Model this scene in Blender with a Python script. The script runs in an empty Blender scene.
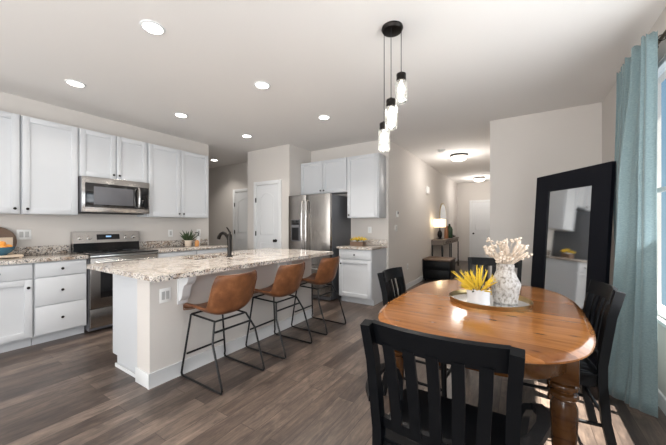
import bpy, bmesh, math, random
from mathutils import Vector, Matrix
random.seed(7)
PI = math.pi
SC = bpy.context.scene
COL = SC.collection

# ------------------------------------------------------------------ camera
F_PX, HORIZON = 293.0, 225.0
TH = math.atan(187 / 293)
cam_d = bpy.data.cameras.new('camera')
cam = bpy.data.objects.new('camera', cam_d); COL.objects.link(cam)
cam.location = (0, 0, 1.265)
cam.rotation_euler = (PI / 2, 0, TH)
cam_d.sensor_width = 36
cam_d.lens = 36 * F_PX / 666
cam_d.shift_y = (HORIZON - 222.5) / 666
cam_d.clip_start = 0.02
SC.camera = cam

# ------------------------------------------------------------------ colour management
vs = SC.view_settings
vs.view_transform = 'Standard'; vs.look = 'None'; vs.gamma = 1; vs.use_curve_mapping = False
vs.exposure = 0.2

# ------------------------------------------------------------------ world: pale daylight sky with soft cloud
W = bpy.data.worlds.new('sky'); SC.world = W; W.use_nodes = True
nt = W.node_tree; nt.nodes.clear()
wo = nt.nodes.new('ShaderNodeOutputWorld'); bg = nt.nodes.new('ShaderNodeBackground')
tc = nt.nodes.new('ShaderNodeTexCoord'); sx = nt.nodes.new('ShaderNodeSeparateXYZ')
rp = nt.nodes.new('ShaderNodeValToRGB')
rp.color_ramp.elements[0].position = 0.0; rp.color_ramp.elements[0].color = (.33, .47, .58, 1)
rp.color_ramp.elements[1].position = 0.75; rp.color_ramp.elements[1].color = (.08, .24, .46, 1)
nz = nt.nodes.new('ShaderNodeTexNoise'); nz.inputs['Scale'].default_value = 3.0; nz.inputs['Detail'].default_value = 6
cr = nt.nodes.new('ShaderNodeValToRGB'); cr.color_ramp.elements[0].position = .64; cr.color_ramp.elements[1].position = .72
mx = nt.nodes.new('ShaderNodeMix'); mx.data_type = 'RGBA'; mx.inputs[7].default_value = (.95, .97, 1, 1)
nt.links.new(tc.outputs['Generated'], sx.inputs[0]); nt.links.new(sx.outputs['Z'], rp.inputs[0])
nt.links.new(tc.outputs['Generated'], nz.inputs['Vector']); nt.links.new(nz.outputs['Fac'], cr.inputs[0])
nt.links.new(cr.outputs[0], mx.inputs[0]); nt.links.new(rp.outputs[0], mx.inputs[6])
nt.links.new(mx.outputs[2], bg.inputs[0]); nt.links.new(bg.outputs[0], wo.inputs[0])
bg.inputs[1].default_value = 1.0

def light(kind, name, loc, energy, color=(1, 1, 1), size=None, size_y=None, direction=None, spot=None, shape=None):
    d = bpy.data.lights.new(name, kind); d.energy = energy; d.color = color
    if kind == 'AREA':
        d.shape = shape or ('RECTANGLE' if size_y else 'DISK'); d.size = size
        if size_y: d.size_y = size_y
        if spot: d.spread = spot
    elif size is not None: d.shadow_soft_size = size
    o = bpy.data.objects.new(name, d); COL.objects.link(o); o.location = loc
    if direction: o.rotation_euler = Vector(direction).to_track_quat('-Z', 'Y').to_euler()
    return o

# sun through the tall window on the right
sd = bpy.data.lights.new('sun', 'SUN'); sd.energy = 26.0; sd.angle = math.radians(.6); sd.color = (1, .95, .87)
so = bpy.data.objects.new('sun', sd); COL.objects.link(so)
so.rotation_euler = Vector((-1, .22, -2.5)).to_track_quat('-Z', 'Y').to_euler()
so.location = (4, 0, 8)
# daylight at the right window, then fill lamps added behind the camera
light('AREA', 'daylight_right_window', (.98, 1.95, 1.5), 32, (.95, .97, 1), 1.6, 1.7, (-1, 0, .7))
light('AREA', 'living_side_fill', (.80, -1.3, 1.4), 62, (.97, .98, 1), 2.2, 2.0, (-1, 0, .8))  # unseen fill added to lift the dining corner and ceiling
light('AREA', 'rear_fill_a', (-1.0, -3.1, 1.45), 150, (1, .98, .96), 2.2, 1.9, (0, 1, .8))  # unseen fill from behind, added to brighten walls and ceiling
light('AREA', 'rear_fill_b', (-3.6, -3.1, 1.45), 52, (1, .98, .96), 2.2, 1.9, (0, 1, .8))  # second added rear fill, on the kitchen side
CAN_W, HALL_W, PEND_W = 9, 20, 3.5

# ------------------------------------------------------------------ materials
def new_mat(name):
    m = bpy.data.materials.new(name); m.use_nodes = True
    n = m.node_tree; b = n.nodes['Principled BSDF']
    return m, n, b
def plain(name, col, rough=.5, metal=0, spec=None, coat=0, bump=0, bscale=200, emit=None, es=0, sheen=0):
    m, n, b = new_mat(name)
    b.inputs['Base Color'].default_value = (*col, 1); b.inputs['Roughness'].default_value = rough
    b.inputs['Metallic'].default_value = metal
    if spec is not None: b.inputs['Specular IOR Level'].default_value = spec
    if coat: b.inputs['Coat Weight'].default_value = coat; b.inputs['Coat Roughness'].default_value = .12
    if sheen: b.inputs['Sheen Weight'].default_value = sheen
    if emit: b.inputs['Emission Color'].default_value = (*emit, 1); b.inputs['Emission Strength'].default_value = es
    t = n.nodes.new('ShaderNodeTexCoord'); no = n.nodes.new('ShaderNodeTexNoise')
    no.inputs['Scale'].default_value = bscale; no.inputs['Detail'].default_value = 3
    n.links.new(t.outputs['Object'], no.inputs['Vector'])
    bp = n.nodes.new('ShaderNodeBump'); bp.inputs['Strength'].default_value = bump or .02; bp.inputs['Distance'].default_value = .002
    n.links.new(no.outputs['Fac'], bp.inputs['Height']); n.links.new(bp.outputs[0], b.inputs['Normal'])
    return m
def ramp(n, stops):
    r = n.nodes.new('ShaderNodeValToRGB'); e = r.color_ramp.elements
    while len(e) > 1: e.remove(e[-1])
    e[0].position = stops[0][0]; e[0].color = (*stops[0][1], 1)
    for p, c in stops[1:]:
        k = e.new(p); k.color = (*c, 1)
    return r
def mapping(n, scale=(1, 1, 1), rot=(0, 0, 0), coord='Object'):
    t = n.nodes.new('ShaderNodeTexCoord'); mp = n.nodes.new('ShaderNodeMapping')
    mp.inputs['Scale'].default_value = scale; mp.inputs['Rotation'].default_value = rot
    n.links.new(t.outputs[coord], mp.inputs['Vector']); return mp
def mixc(n, fac, a, b, blend='MIX'):
    m = n.nodes.new('ShaderNodeMix'); m.data_type = 'RGBA'; m.blend_type = blend
    for s, v in ((0, fac), (6, a), (7, b)):
        if hasattr(v, 'links'): n.links.new(v, m.inputs[s])
        elif isinstance(v, (int, float)): m.inputs[s].default_value = v
        else: m.inputs[s].default_value = (*v, 1)
    return m.outputs[2]
def noise(n, vec, scale, detail=4, rough=.5, dist=0):
    x = n.nodes.new('ShaderNodeTexNoise'); x.inputs['Scale'].default_value = scale
    x.inputs['Detail'].default_value = detail; x.inputs['Roughness'].default_value = rough
    x.inputs['Distortion'].default_value = dist
    n.links.new(vec.outputs[0], x.inputs['Vector']); return x.outputs['Fac']

M = {}
M['wall'] = plain('wall_paint', (.62, .585, .55), .85, bump=.06, bscale=350)
M['ceiling'] = plain('ceiling_paint', (.78, .755, .73), .9, bump=.10, bscale=120)
M['trim'] = plain('white_trim', (.72, .73, .735), .4)
M['cab'] = plain('white_cabinet', (.57, .585, .605), .38)
M['door'] = plain('white_door', (.68, .69, .70), .45)
M['black'] = plain('black_paint', (.0025, .003, .004), .42, spec=.16, bump=.05, bscale=60)
M['blackmetal'] = plain('black_metal', (.012, .012, .013), .45, .3)
M['knob'] = plain('dark_bronze', (.02, .017, .015), .35, .8)
M['blackglass'] = plain('black_glass', (.006, .006, .007), .07, coat=.5)
M['socket'] = plain('grey_socket_plastic', (.45, .45, .44), .4)  # darker grey so the sockets stand out from the plate
M['plate'] = plain('white_plastic', (.80, .80, .78), .35)
M['frame_black'] = plain('black_mirror_frame', (.004, .005, .009), .6, spec=.2, bump=.1, bscale=80)
M['mirror'] = plain('mirror_glass', (.86, .87, .87), .01, 1.0)
M['white_ceramic'] = plain('white_ceramic', (.66, .66, .67), .25)
M['gold'] = plain('brass_rim', (.45, .33, .16), .3, 1)
M['rod'] = plain('rod_metal', (.10, .07, .045), .4, .8)
M['shade'] = plain('lit_lamp_shade', (.9, .82, .68), .8, emit=(1, .80, .52), es=1.1)
M['can'] = plain('lit_downlight_lens', (1, 1, 1), .5, emit=(1, .95, .88), es=14)
M['dome'] = plain('lit_dome_glass', (1, 1, 1), .5, emit=(1, .88, .74), es=1.6)
M['bulb'] = plain('lit_bulb', (1, 1, 1), .5, emit=(1, .90, .75), es=4)
M['yellow'] = plain('yellow_blossom', (.68, .47, .03), .6)
M['green'] = plain('green_leaf', (.035, .065, .022), .5)
M['cream'] = plain('dried_cream', (.66, .56, .46), .9)
M['orange'] = plain('orange_skin', (.80, .32, .05), .5, bump=.3)
M['blue'] = plain('blue_glaze', (.04, .12, .18), .25)
M['palewood'] = plain('pale_wood', (.62, .50, .38), .6)
M['brownwood'] = plain('brown_wood', (.14, .085, .055), .5)
M['greyplastic'] = plain('grey_plastic', (.12, .12, .13), .4)
M['candle'] = plain('amber_glass', (.55, .25, .08), .3)
M['dirt'] = plain('potting_soil', (.03, .02, .015), .95)
M['copperish'] = plain('terracotta_brown', (.30, .13, .06), .5)
M['display'] = plain('oven_display', (.01, .01, .02), .2, emit=(.35, .6, .9), es=1.0)
M['display_dark'] = plain('display_black', (.01, .01, .012), .15)

# stainless steel: vertical brushed
def steel(name, col, rough):
    m, n, b = new_mat(name)
    b.inputs['Metallic'].default_value = 1; b.inputs['Roughness'].default_value = rough
    b.inputs['Anisotropic'].default_value = .5
    mp = mapping(n, (260, 260, 3)); f = noise(n, mp, 1, 3)
    r = ramp(n, [(.3, tuple(c * .85 for c in col)), (.7, col)])
    n.links.new(f, r.inputs[0]); n.links.new(r.outputs[0], b.inputs['Base Color'])
    return m
M['steel'] = steel('stainless_steel', (.36, .335, .31), .25)
M['steel_bright'] = steel('polished_steel', (.60, .585, .57), .2)
M['fridge_side'] = plain('grey_fridge_side', (.10, .105, .115), .45, .3)

# leather
m, n, b = new_mat('caramel_leather')
mp = mapping(n); f1 = noise(n, mp, 7, 5, .6); f2 = noise(n, mp, 120, 3)
r = ramp(n, [(.3, (.10, .034, .014)), (.55, (.20, .075, .028)), (.75, (.33, .14, .06))])
n.links.new(f1, r.inputs[0]); n.links.new(r.outputs[0], b.inputs['Base Color'])
b.inputs['Roughness'].default_value = .42
bp = n.nodes.new('ShaderNodeBump'); bp.inputs['Strength'].default_value = .25; bp.inputs['Distance'].default_value = .002
n.links.new(f2, bp.inputs['Height']); n.links.new(bp.outputs[0], b.inputs['Normal'])
M['leather'] = m

# granite
m, n, b = new_mat('speckled_granite')
mp = mapping(n)
f = noise(n, mp, 40, 6, .7, .6)
r = ramp(n, [(.30, (.30, .26, .24)), (.44, (.62, .55, .48)), (.56, (.70, .65, .58)), (.72, (.76, .74, .71))])
n.links.new(f, r.inputs[0])
f2 = noise(n, mp, 75, 5, .65, .4); r2 = ramp(n, [(.42, (1, 1, 1)), (.49, (0, 0, 0))]); n.links.new(f2, r2.inputs[0])
c = mixc(n, r2.outputs[0], r.outputs[0], (.06, .055, .06))
f3 = noise(n, mp, 9, 4, .6, 1.0); r3 = ramp(n, [(.50, (0, 0, 0)), (.62, (.75, .75, .75))]); n.links.new(f3, r3.inputs[0])
c = mixc(n, r3.outputs[0], c, (.47, .36, .28), 'MULTIPLY')
f4 = noise(n, mp, 60, 3, .6); r4 = ramp(n, [(.60, (0, 0, 0)), (.66, (1, 1, 1))]); n.links.new(f4, r4.inputs[0])
c = mixc(n, r4.outputs[0], c, (.24, .24, .28))
n.links.new(c, b.inputs['Base Color']); b.inputs['Roughness'].default_value = .13
M['granite'] = m

# vinyl plank floor, planks run along y
m, n, b = new_mat('grey_brown_planks')
mpb = mapping(n, rot=(0, 0, PI / 2))
bk = n.nodes.new('ShaderNodeTexBrick'); n.links.new(mpb.outputs[0], bk.inputs['Vector'])
bk.inputs['Scale'].default_value = 1; bk.inputs['Brick Width'].default_value = .92; bk.inputs['Row Height'].default_value = .125
bk.inputs['Mortar Size'].default_value = .0016; bk.inputs['Mortar Smooth'].default_value = .2
bk.offset = .37; bk.offset_frequency = 2; bk.squash = 1
bk.inputs['Color1'].default_value = (0, 0, 0, 1); bk.inputs['Color2'].default_value = (1, 1, 1, 1); bk.inputs['Mortar'].default_value = (0, 0, 0, 1)
r = ramp(n, [(0, (.062, .046, .039)), (.35, (.095, .070, .057)), (.65, (.125, .095, .078)), (1, (.170, .130, .106))])
n.links.new(bk.outputs['Color'], r.inputs[0])
# per-plank shifted grain
sep = n.nodes.new('ShaderNodeTexCoord'); add = n.nodes.new('ShaderNodeVectorMath'); add.operation = 'MULTIPLY_ADD'
n.links.new(bk.outputs['Color'], add.inputs[0]); add.inputs[1].default_value = (7, 7, 7); n.links.new(sep.outputs['Object'], add.inputs[2])
mg = n.nodes.new('ShaderNodeMapping'); mg.inputs['Scale'].default_value = (9, 2.2, 1); n.links.new(add.outputs[0], mg.inputs['Vector'])
g = noise(n, mg, 1.8, 8, .72, .6)
rg = ramp(n, [(.30, (.40, .39, .40)), (.44, (.72, .71, .72)), (.56, (1.05, 1.03, 1.0)), (.72, (1.6, 1.55, 1.48))])
n.links.new(g, rg.inputs[0])
c = mixc(n, 1.0, r.outputs[0], rg.outputs[0], 'MULTIPLY')
mg2 = n.nodes.new('ShaderNodeMapping'); mg2.inputs['Scale'].default_value = (70, 3, 1); n.links.new(add.outputs[0], mg2.inputs['Vector'])
g2 = noise(n, mg2, 1.5, 4, .6); rg2 = ramp(n, [(.3, (.75, .75, .75)), (.7, (1.15, 1.15, 1.15))]); n.links.new(g2, rg2.inputs[0])
c = mixc(n, 1.0, c, rg2.outputs[0], 'MULTIPLY')
c = mixc(n, bk.outputs['Fac'], c, (.03, .022, .018))
n.links.new(c, b.inputs['Base Color']); b.inputs['Roughness'].default_value = .33
M['floor'] = m

# pine table top, boards run along x
def pine(name, board, dark=1.0, rough=.16):
    m, n, b = new_mat(name)
    t = n.nodes.new('ShaderNodeTexCoord')
    bk = n.nodes.new('ShaderNodeTexBrick'); n.links.new(t.outputs['Object'], bk.inputs['Vector'])
    bk.inputs['Scale'].default_value = 1; bk.inputs['Brick Width'].default_value = 5; bk.inputs['Row Height'].default_value = board
    bk.inputs['Mortar Size'].default_value = .0008
    bk.inputs['Color1'].default_value = (0, 0, 0, 1); bk.inputs['Color2'].default_value = (1, 1, 1, 1); bk.inputs['Mortar'].default_value = (.2, .2, .2, 1)
    r = ramp(n, [(0, tuple(dark * v for v in (.22, .082, .023))), (.5, tuple(dark * v for v in (.29, .112, .031))), (1, tuple(dark * v for v in (.36, .148, .044)))])
    n.links.new(bk.outputs['Color'], r.inputs[0])
    add = n.nodes.new('ShaderNodeVectorMath'); add.operation = 'MULTIPLY_ADD'
    n.links.new(bk.outputs['Color'], add.inputs[0]); add.inputs[1].default_value = (3, 5, 3); n.links.new(t.outputs['Object'], add.inputs[2])
    mg = n.nodes.new('ShaderNodeMapping'); mg.inputs['Scale'].default_value = (1.6, 18, 18); n.links.new(add.outputs[0], mg.inputs['Vector'])
    g = noise(n, mg, 1.5, 6, .6, .8)
    rg = ramp(n, [(.28, (.42, .33, .28)), (.42, (.88, .84, .80)), (.6, (1.08, 1.08, 1.08)), (.8, (1.3, 1.35, 1.4))])
    n.links.new(g, rg.inputs[0]); c = mixc(n, 1.0, r.outputs[0], rg.outputs[0], 'MULTIPLY')
    mk = n.nodes.new('ShaderNodeMapping'); mk.inputs['Scale'].default_value = (5, 13, 13); n.links.new(t.outputs['Object'], mk.inputs['Vector'])
    vo = n.nodes.new('ShaderNodeTexVoronoi'); vo.inputs['Scale'].default_value = 1.0; n.links.new(mk.outputs[0], vo.inputs['Vector'])
    rk = ramp(n, [(.07, (.85, .85, .85)), (.17, (0, 0, 0))]); n.links.new(vo.outputs['Distance'], rk.inputs[0])
    c = mixc(n, rk.outputs[0], c, (.07, .022, .008))
    n.links.new(c, b.inputs['Base Color']); b.inputs['Roughness'].default_value = rough
    b.inputs['Coat Weight'].default_value = .1; b.inputs['Coat Roughness'].default_value = .12; b.inputs['Specular IOR Level'].default_value = .28
    return m
M['pine'] = pine('honey_pine_top', .11)
M['pine_dark'] = pine('stained_pine_base', .5, .2, .2)
M['consolewood'] = plain('weathered_grey_wood', (.20, .165, .14), .7, bump=.3, bscale=40)

# curtain: woven teal blue, a little light passes through
m, n, b = new_mat('teal_curtain_cloth')
mp = mapping(n, (90, 90, 240)); f = noise(n, mp, 1, 3)
r = ramp(n, [(.3, (.135, .205, .218)), (.7, (.225, .31, .325))]); n.links.new(f, r.inputs[0])
n.links.new(r.outputs[0], b.inputs['Base Color']); b.inputs['Roughness'].default_value = .7
b.inputs['Sheen Weight'].default_value = .4
tr = n.nodes.new('ShaderNodeBsdfTranslucent'); tr.inputs[0].default_value = (.30, .46, .52, 1)
ms = n.nodes.new('ShaderNodeMixShader'); ms.inputs[0].default_value = .14
n.links.new(b.outputs[0], ms.inputs[1]); n.links.new(tr.outputs[0], ms.inputs[2])
n.links.new(ms.outputs[0], n.nodes['Material Output'].inputs[0])
M['curtain'] = m

# glass: transparent for light, faint reflection
def thin_glass(name, tint, refl, rough=.02):
    m, n, b = new_mat(name); n.nodes.remove(b)
    t = n.nodes.new('ShaderNodeBsdfTransparent'); t.inputs[0].default_value = (*tint, 1)
    g = n.nodes.new('ShaderNodeBsdfGlossy'); g.inputs['Roughness'].default_value = rough
    ms = n.nodes.new('ShaderNodeMixShader'); ms.inputs[0].default_value = refl
    n.links.new(t.outputs[0], ms.inputs[1]); n.links.new(g.outputs[0], ms.inputs[2])
    n.links.new(ms.outputs[0], n.nodes['Material Output'].inputs[0]); return m
M['pane'] = thin_glass('window_glass', (.97, .98, .98), .04)
m, n, b = new_mat('ribbed_jar_glass'); n.nodes.remove(b)
t = n.nodes.new('ShaderNodeBsdfTransparent'); t.inputs[0].default_value = (.92, .93, .93, 1)
tl = n.nodes.new('ShaderNodeBsdfTranslucent'); tl.inputs[0].default_value = (.9, .9, .88, 1)
g = n.nodes.new('ShaderNodeBsdfGlossy'); g.inputs['Roughness'].default_value = .08
m1 = n.nodes.new('ShaderNodeMixShader'); m1.inputs[0].default_value = .10
m2 = n.nodes.new('ShaderNodeMixShader'); m2.inputs[0].default_value = .12
n.links.new(t.outputs[0], m1.inputs[1]); n.links.new(tl.outputs[0], m1.inputs[2])
n.links.new(m1.outputs[0], m2.inputs[1]); n.links.new(g.outputs[0], m2.inputs[2])
n.links.new(m2.outputs[0], n.nodes['Material Output'].inputs[0]); M['jar'] = m

# vase: whitewashed bands
m, n, b = new_mat('whitewashed_vase')
mp = mapping(n, (60, 60, 45)); f = noise(n, mp, 1, 5, .7)
r = ramp(n, [(.36, (.17, .15, .13)), (.46, (.36, .33, .30)), (.60, (.50, .475, .45))]); n.links.new(f, r.inputs[0])
n.links.new(r.outputs[0], b.inputs['Base Color']); b.inputs['Roughness'].default_value = .7
bp = n.nodes.new('ShaderNodeBump'); bp.inputs['Strength'].default_value = .8; bp.inputs['Distance'].default_value = .003
n.links.new(f, bp.inputs['Height']); n.links.new(bp.outputs[0], b.inputs['Normal']); M['vase'] = m

# ------------------------------------------------------------------ mesh helpers
class MB:
    def __init__(s): s.bm = bmesh.new()
    def _app(s, t): 
        me = bpy.data.meshes.new('t'); t.to_mesh(me); t.free(); s.bm.from_mesh(me); bpy.data.meshes.remove(me); return s
    def box(s, x0, x1, y0, y1, z0, z1, bev=0, seg=2, mat=None):
        t = bmesh.new(); bmesh.ops.create_cube(t, size=1)
        for v in t.verts:
            v.co = Vector(((x0 + x1) / 2 + v.co.x * (x1 - x0), (y0 + y1) / 2 + v.co.y * (y1 - y0), (z0 + z1) / 2 + v.co.z * (z1 - z0)))
        if bev: bmesh.ops.bevel(t, geom=t.edges[:], offset=bev, segments=seg, affect='EDGES', profile=.5)
        if mat: bmesh.ops.transform(t, matrix=mat, verts=t.verts)
        return s._app(t)
    def lathe(s, prof, c=(0, 0, 0), seg=32, axis='z'):
        t = bmesh.new(); rings = []
        for r, z in prof:
            ring = []
            for k in range(seg):
                a = 2 * PI * k / seg; p = (r * math.cos(a), r * math.sin(a), z)
                if axis == 'x': p = (z, p[0], p[1])
                if axis == 'y': p = (p[0], z, p[1])
                ring.append(t.verts.new((p[0] + c[0], p[1] + c[1], p[2] + c[2])))
            rings.append(ring)
        for i in range(len(rings) - 1):
            for k in range(seg):
                t.faces.new((rings[i][k], rings[i][(k + 1) % seg], rings[i + 1][(k + 1) % seg], rings[i + 1][k]))
        if prof[0][0] > 1e-4: t.faces.new(rings[0][::-1])
        if prof[-1][0] > 1e-4: t.faces.new(rings[-1])
        bmesh.ops.remove_doubles(t, verts=t.verts, dist=1e-5)
        bmesh.ops.recalc_face_normals(t, faces=t.faces)
        return s._app(t)
    def cyl(s, r, z0, z1, c=(0, 0), seg=24, bev=.0):
        if bev: return s.lathe([(r - bev, z0), (r, z0 + bev), (r, z1 - bev), (r - bev, z1)], (c[0], c[1], 0), seg)
        return s.lathe([(r, z0), (r, z1)], (c[0], c[1], 0), seg)
    def tube(s, pts, r, seg=10, closed=False, sq=None):
        """sweep a round (or rectangular sq=(w,h)) section along points"""
        t = bmesh.new(); P = [Vector(p) for p in pts]; N = len(P); rings = []
        up = None
        for i, p in enumerate(P):
            if closed: d = (P[(i + 1) % N] - P[i - 1])
            else: d = (P[min(i + 1, N - 1)] - P[max(i - 1, 0)])
            d.normalize()
            if up is None:
                up = Vector((0, 0, 1)) if abs(d.z) < .9 else Vector((0, 1, 0))
            a = d.cross(up)
            if a.length < 1e-4: a = d.orthogonal()
            a.normalize(); bb = a.cross(d); up = bb
            rr = r[i] if isinstance(r, (list, tuple)) else r
            ring = []
            if sq:
                w, h = sq
                for ux, uy in ((-1, -1), (1, -1), (1, 1), (-1, 1)): ring.append(t.verts.new(p + a * ux * w / 2 + bb * uy * h / 2))
            else:
                for k in range(seg):
                    an = 2 * PI * k / seg; ring.append(t.verts.new(p + a * math.cos(an) * rr + bb * math.sin(an) * rr))
            rings.append(ring)
        m = len(rings[0])
        for i in range(N if closed else N - 1):
            A, B = rings[i], rings[(i + 1) % N]
            for k in range(m): t.faces.new((A[k], A[(k + 1) % m], B[(k + 1) % m], B[k]))
        if not closed: t.faces.new(rings[0][::-1]); t.faces.new(rings[-1])
        bmesh.ops.recalc_face_normals(t, faces=t.faces)
        return s._app(t)
    def prism(s, pts, z0, z1, axis='z', bev=0):
        t = bmesh.new()
        def P(a, b, c): return {'z': (a, b, c), 'x': (c, a, b), 'y': (a, c, b)}[axis]
        A = [t.verts.new(P(a, b, z0)) for a, b in pts]; B = [t.verts.new(P(a, b, z1)) for a, b in pts]
        n_ = len(pts)
        for k in range(n_): t.faces.new((A[k], A[(k + 1) % n_], B[(k + 1) % n_], B[k]))
        t.faces.new(A[::-1]); t.faces.new(B)
        bmesh.ops.recalc_face_normals(t, faces=t.faces)
        if bev: bmesh.ops.bevel(t, geom=[e for e in t.edges if len(e.link_faces) == 2 and e.calc_face_angle(0) > .6], offset=bev, segments=2, affect='EDGES')
        return s._app(t)
    def grid(s, rows, thick=0, closed=False):
        t = bmesh.new(); V = [[t.verts.new(p) for p in r] for r in rows]
        for i in range(len(V) - 1):
            for j in range(len(V[i]) - 1): t.faces.new((V[i][j], V[i][j + 1], V[i + 1][j + 1], V[i + 1][j]))
        bmesh.ops.recalc_face_normals(t, faces=t.faces)
        if thick: bmesh.ops.solidify(t, geom=t.faces[:], thickness=thick)
        return s._app(t)
    def ico(s, r, c, sub=2, sc=(1, 1, 1)):
        t = bmesh.new(); bmesh.ops.create_icosphere(t, subdivisions=sub, radius=r)
        for v in t.verts: v.co = Vector((v.co.x * sc[0] + c[0], v.co.y * sc[1] + c[1], v.co.z * sc[2] + c[2]))
        return s._app(t)
    def xf(s, mat): bmesh.ops.transform(s.bm, matrix=mat, verts=s.bm.verts); return s

def obj(name, mb, mat, parent=None, local=False, label=None, ang=35, bevel=0):
    """local=False: mesh authored in world space, moved into the parent's frame (parent must be unrotated)"""
    me = bpy.data.meshes.new(name)
    if parent is not None and not local:
        off = parent.location.copy(); q = parent.parent
        while q is not None: off += q.location; q = q.parent
        for v in mb.bm.verts: v.co -= off
    mb.bm.to_mesh(me); mb.bm.free()
    me.materials.append(M[mat] if isinstance(mat, str) else mat)
    for p in me.polygons: p.use_smooth = True
    try: me.set_sharp_from_angle(angle=math.radians(ang))
    except Exception: pass
    o = bpy.data.objects.new(name, me); COL.objects.link(o)
    if parent is not None: o.parent = parent
    if label: o['label'] = label
    return o
def tag(o, label, cat, group=None):
    o['label'] = label; o['category'] = cat
    if group: o['group'] = group
    return o
def thing(name, label, cat, loc=(0, 0, 0), rz=0, group=None):
    o = bpy.data.objects.new(name, None); COL.objects.link(o); o.empty_display_size = .1
    o.location = loc; o.rotation_euler = (0, 0, rz); return tag(o, label, cat, group)
def single(name, mb, mat, label, cat, base, group=None, **k):
    """a one-mesh thing with its origin at its base"""
    for v in mb.bm.verts: v.co -= Vector(base)
    o = obj(name, mb, mat, **k); o.location = base; return tag(o, label, cat, group)
def struct(name, mb, mat, parent=None, **k):
    o = obj(name, mb, mat, parent, **k)
    if parent is None: o['kind'] = 'structure'
    return o
def kids(o): return [c for c in bpy.data.objects if c.parent == o]
def copy_tree(o, label=None, parent=None):
    c = o.copy(); COL.objects.link(c)
    if parent is not None: c.parent = parent
    if label: c['label'] = label
    for k in kids(o): copy_tree(k, None, c)
    return c

# ================================================================== ROOM SHELL
H = 2.74
XL, XR, XH, YM, YF = -4.84, .83, -1.89, 4.705, 4.72
struct('floor', MB().box(-7.3, 1.0, -3.3, 11.4, -.1, 0), 'floor')
struct('ceiling', MB().box(-7.3, 1.0, -3.3, 11.4, H, H + .1), 'ceiling')
struct('wall_left', MB().box(XL - .12, XL, -3.3, 3.32, 0, H), 'wall')
struct('wall_passage', MB().box(-7.3, XL - .12, 3.2, 3.32, 0, H).box(-7.3, -7.2, 3.32, 4.82, 0, H), 'wall')
struct('wall_far', MB().box(-7.2, -4.65, 4.7, 4.82, 0, H), 'wall')
struct('wall_pantry', MB().box(-4.65, -3.54, 4.07, 4.82, 0, H), 'wall')
struct('wall_fridge', MB().box(-3.54, XH, YF, YF + .12, 0, H), 'wall')
struct('wall_hall_left', MB().box(XH - .12, XH, YF + .12, 11.2, 0, H), 'wall')
struct('wall_hall_end', MB().box(XH - .12, .0, 11.2, 11.3, 0, H), 'wall')
struct('wall_hall_right', MB().box(-.36, -.24, YM + .12, 11.2, 0, H), 'wall')
struct('wall_mirror', MB().box(-.36, XR + .14, YM, YM + .12, 0, H), 'wall')
# right wall with two window openings
WY0, WY1, WZ0, WZ1 = .95, 3.45, .62, 2.42
VY0, VY1, VZ0, VZ1 = -2.6, .1, .3, 2.42
wr = MB()
wr.box(XR, XR + .14, WY1, YM, 0, H).box(XR, XR + .14, WY0, WY1, 0, WZ0).box(XR, XR + .14, WY0, WY1, WZ1, H)
wr.box(XR, XR + .14, VY1, WY0, 0, H).box(XR, XR + .14, VY0, VY1, 0, VZ0).box(XR, XR + .14, VY0, VY1, VZ1, H).box(XR, XR + .14, -3.3, VY0, 0, H)
struct('wall_right', wr, 'wall')
# rear wall behind the camera with two window openings
rb = MB(); xs = [(-4.84, -4.75), (-2.45, -2.15), (.15, .83)]
for a, c in xs: rb.box(a, c, -3.3, -3.18, 0, H)
for a, c in ((-4.75, -2.45), (-2.15, .15)): rb.box(a, c, -3.3, -3.18, 0, .45).box(a, c, -3.3, -3.18, 2.42, H)
struct('wall_rear', rb, 'wall')

def window_x(name, y0, y1, z0, z1, x, cols, rows):
    e = bpy.data.objects.new(name, None); COL.objects.link(e); e.location = (x, (y0 + y1) / 2, z0); e['kind'] = 'structure'
    f = MB(); w = .035
    f.box(x + .005, x + .06, y0, y0 + w, z0, z1, .004).box(x + .005, x + .06, y1 - w, y1, z0, z1, .004)
    f.box(x + .005, x + .06, y0 + w, y1 - w, z0, z0 + w, .004).box(x + .005, x + .06, y0 + w, y1 - w, z1 - w, z1, .004)
    for i in range(1, cols):
        yy = y0 + (y1 - y0) * i / cols; f.box(x + .018, x + .048, yy - .018, yy + .018, z0 + w, z1 - w)
    for i in range(1, rows):
        zz = z0 + (z1 - z0) * i / rows; f.box(x + .021, x + .045, y0 + w, y1 - w, zz - .015, zz + .015)
    obj('window_frame', f, 'trim', e)
    obj('window_sill', MB().box(x - .03, x + .004, y0 - .03, y1 + .01, z0 - .03, z0 - .001, .004), 'trim', e)
    obj('pane', MB().box(x + .031, x + .035, y0 + w, y1 - w, z0 + w, z1 - w), 'pane', e)
    return e
window_x('window_1', WY0, WY1, WZ0, WZ1, XR, 3, 2)
window_x('window_2', VY0, VY1, VZ0, VZ1, XR, 3, 2)
struct('trim_sun_blocker', MB().box(XR + .14, XR + .38, -3.3, 4.8, 2.76, 2.86), 'trim')  # unseen overhang added to keep direct sun off the table top

def base_run(name, a, b, t=.015, h=.10):
    """baseboard along a wall from a to b; a,b = (x,y) and the normal is to the left of a->b"""
    v = Vector((b[0] - a[0], b[1] - a[1])); nrm = Vector((-v.y, v.x)).normalized() * t
    pts = [(a[0], a[1]), (b[0], b[1]), (b[0] + nrm.x, b[1] + nrm.y), (a[0] + nrm.x, a[1] + nrm.y)]
    struct(name, MB().prism(pts, 0, h), 'trim')
base_run('baseboard_hall_left', (XH, 11.2), (XH, YF))
base_run('baseboard_mirror', (XR, YM), (-.36, YM))
base_run('baseboard_right', (XR, .0), (XR, YM))
base_run('baseboard_far', (-4.65, 4.7), (-4.9, 4.7))
base_run('baseboard_pantry', (-3.54, 4.07), (-3.70, 4.07))

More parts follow.
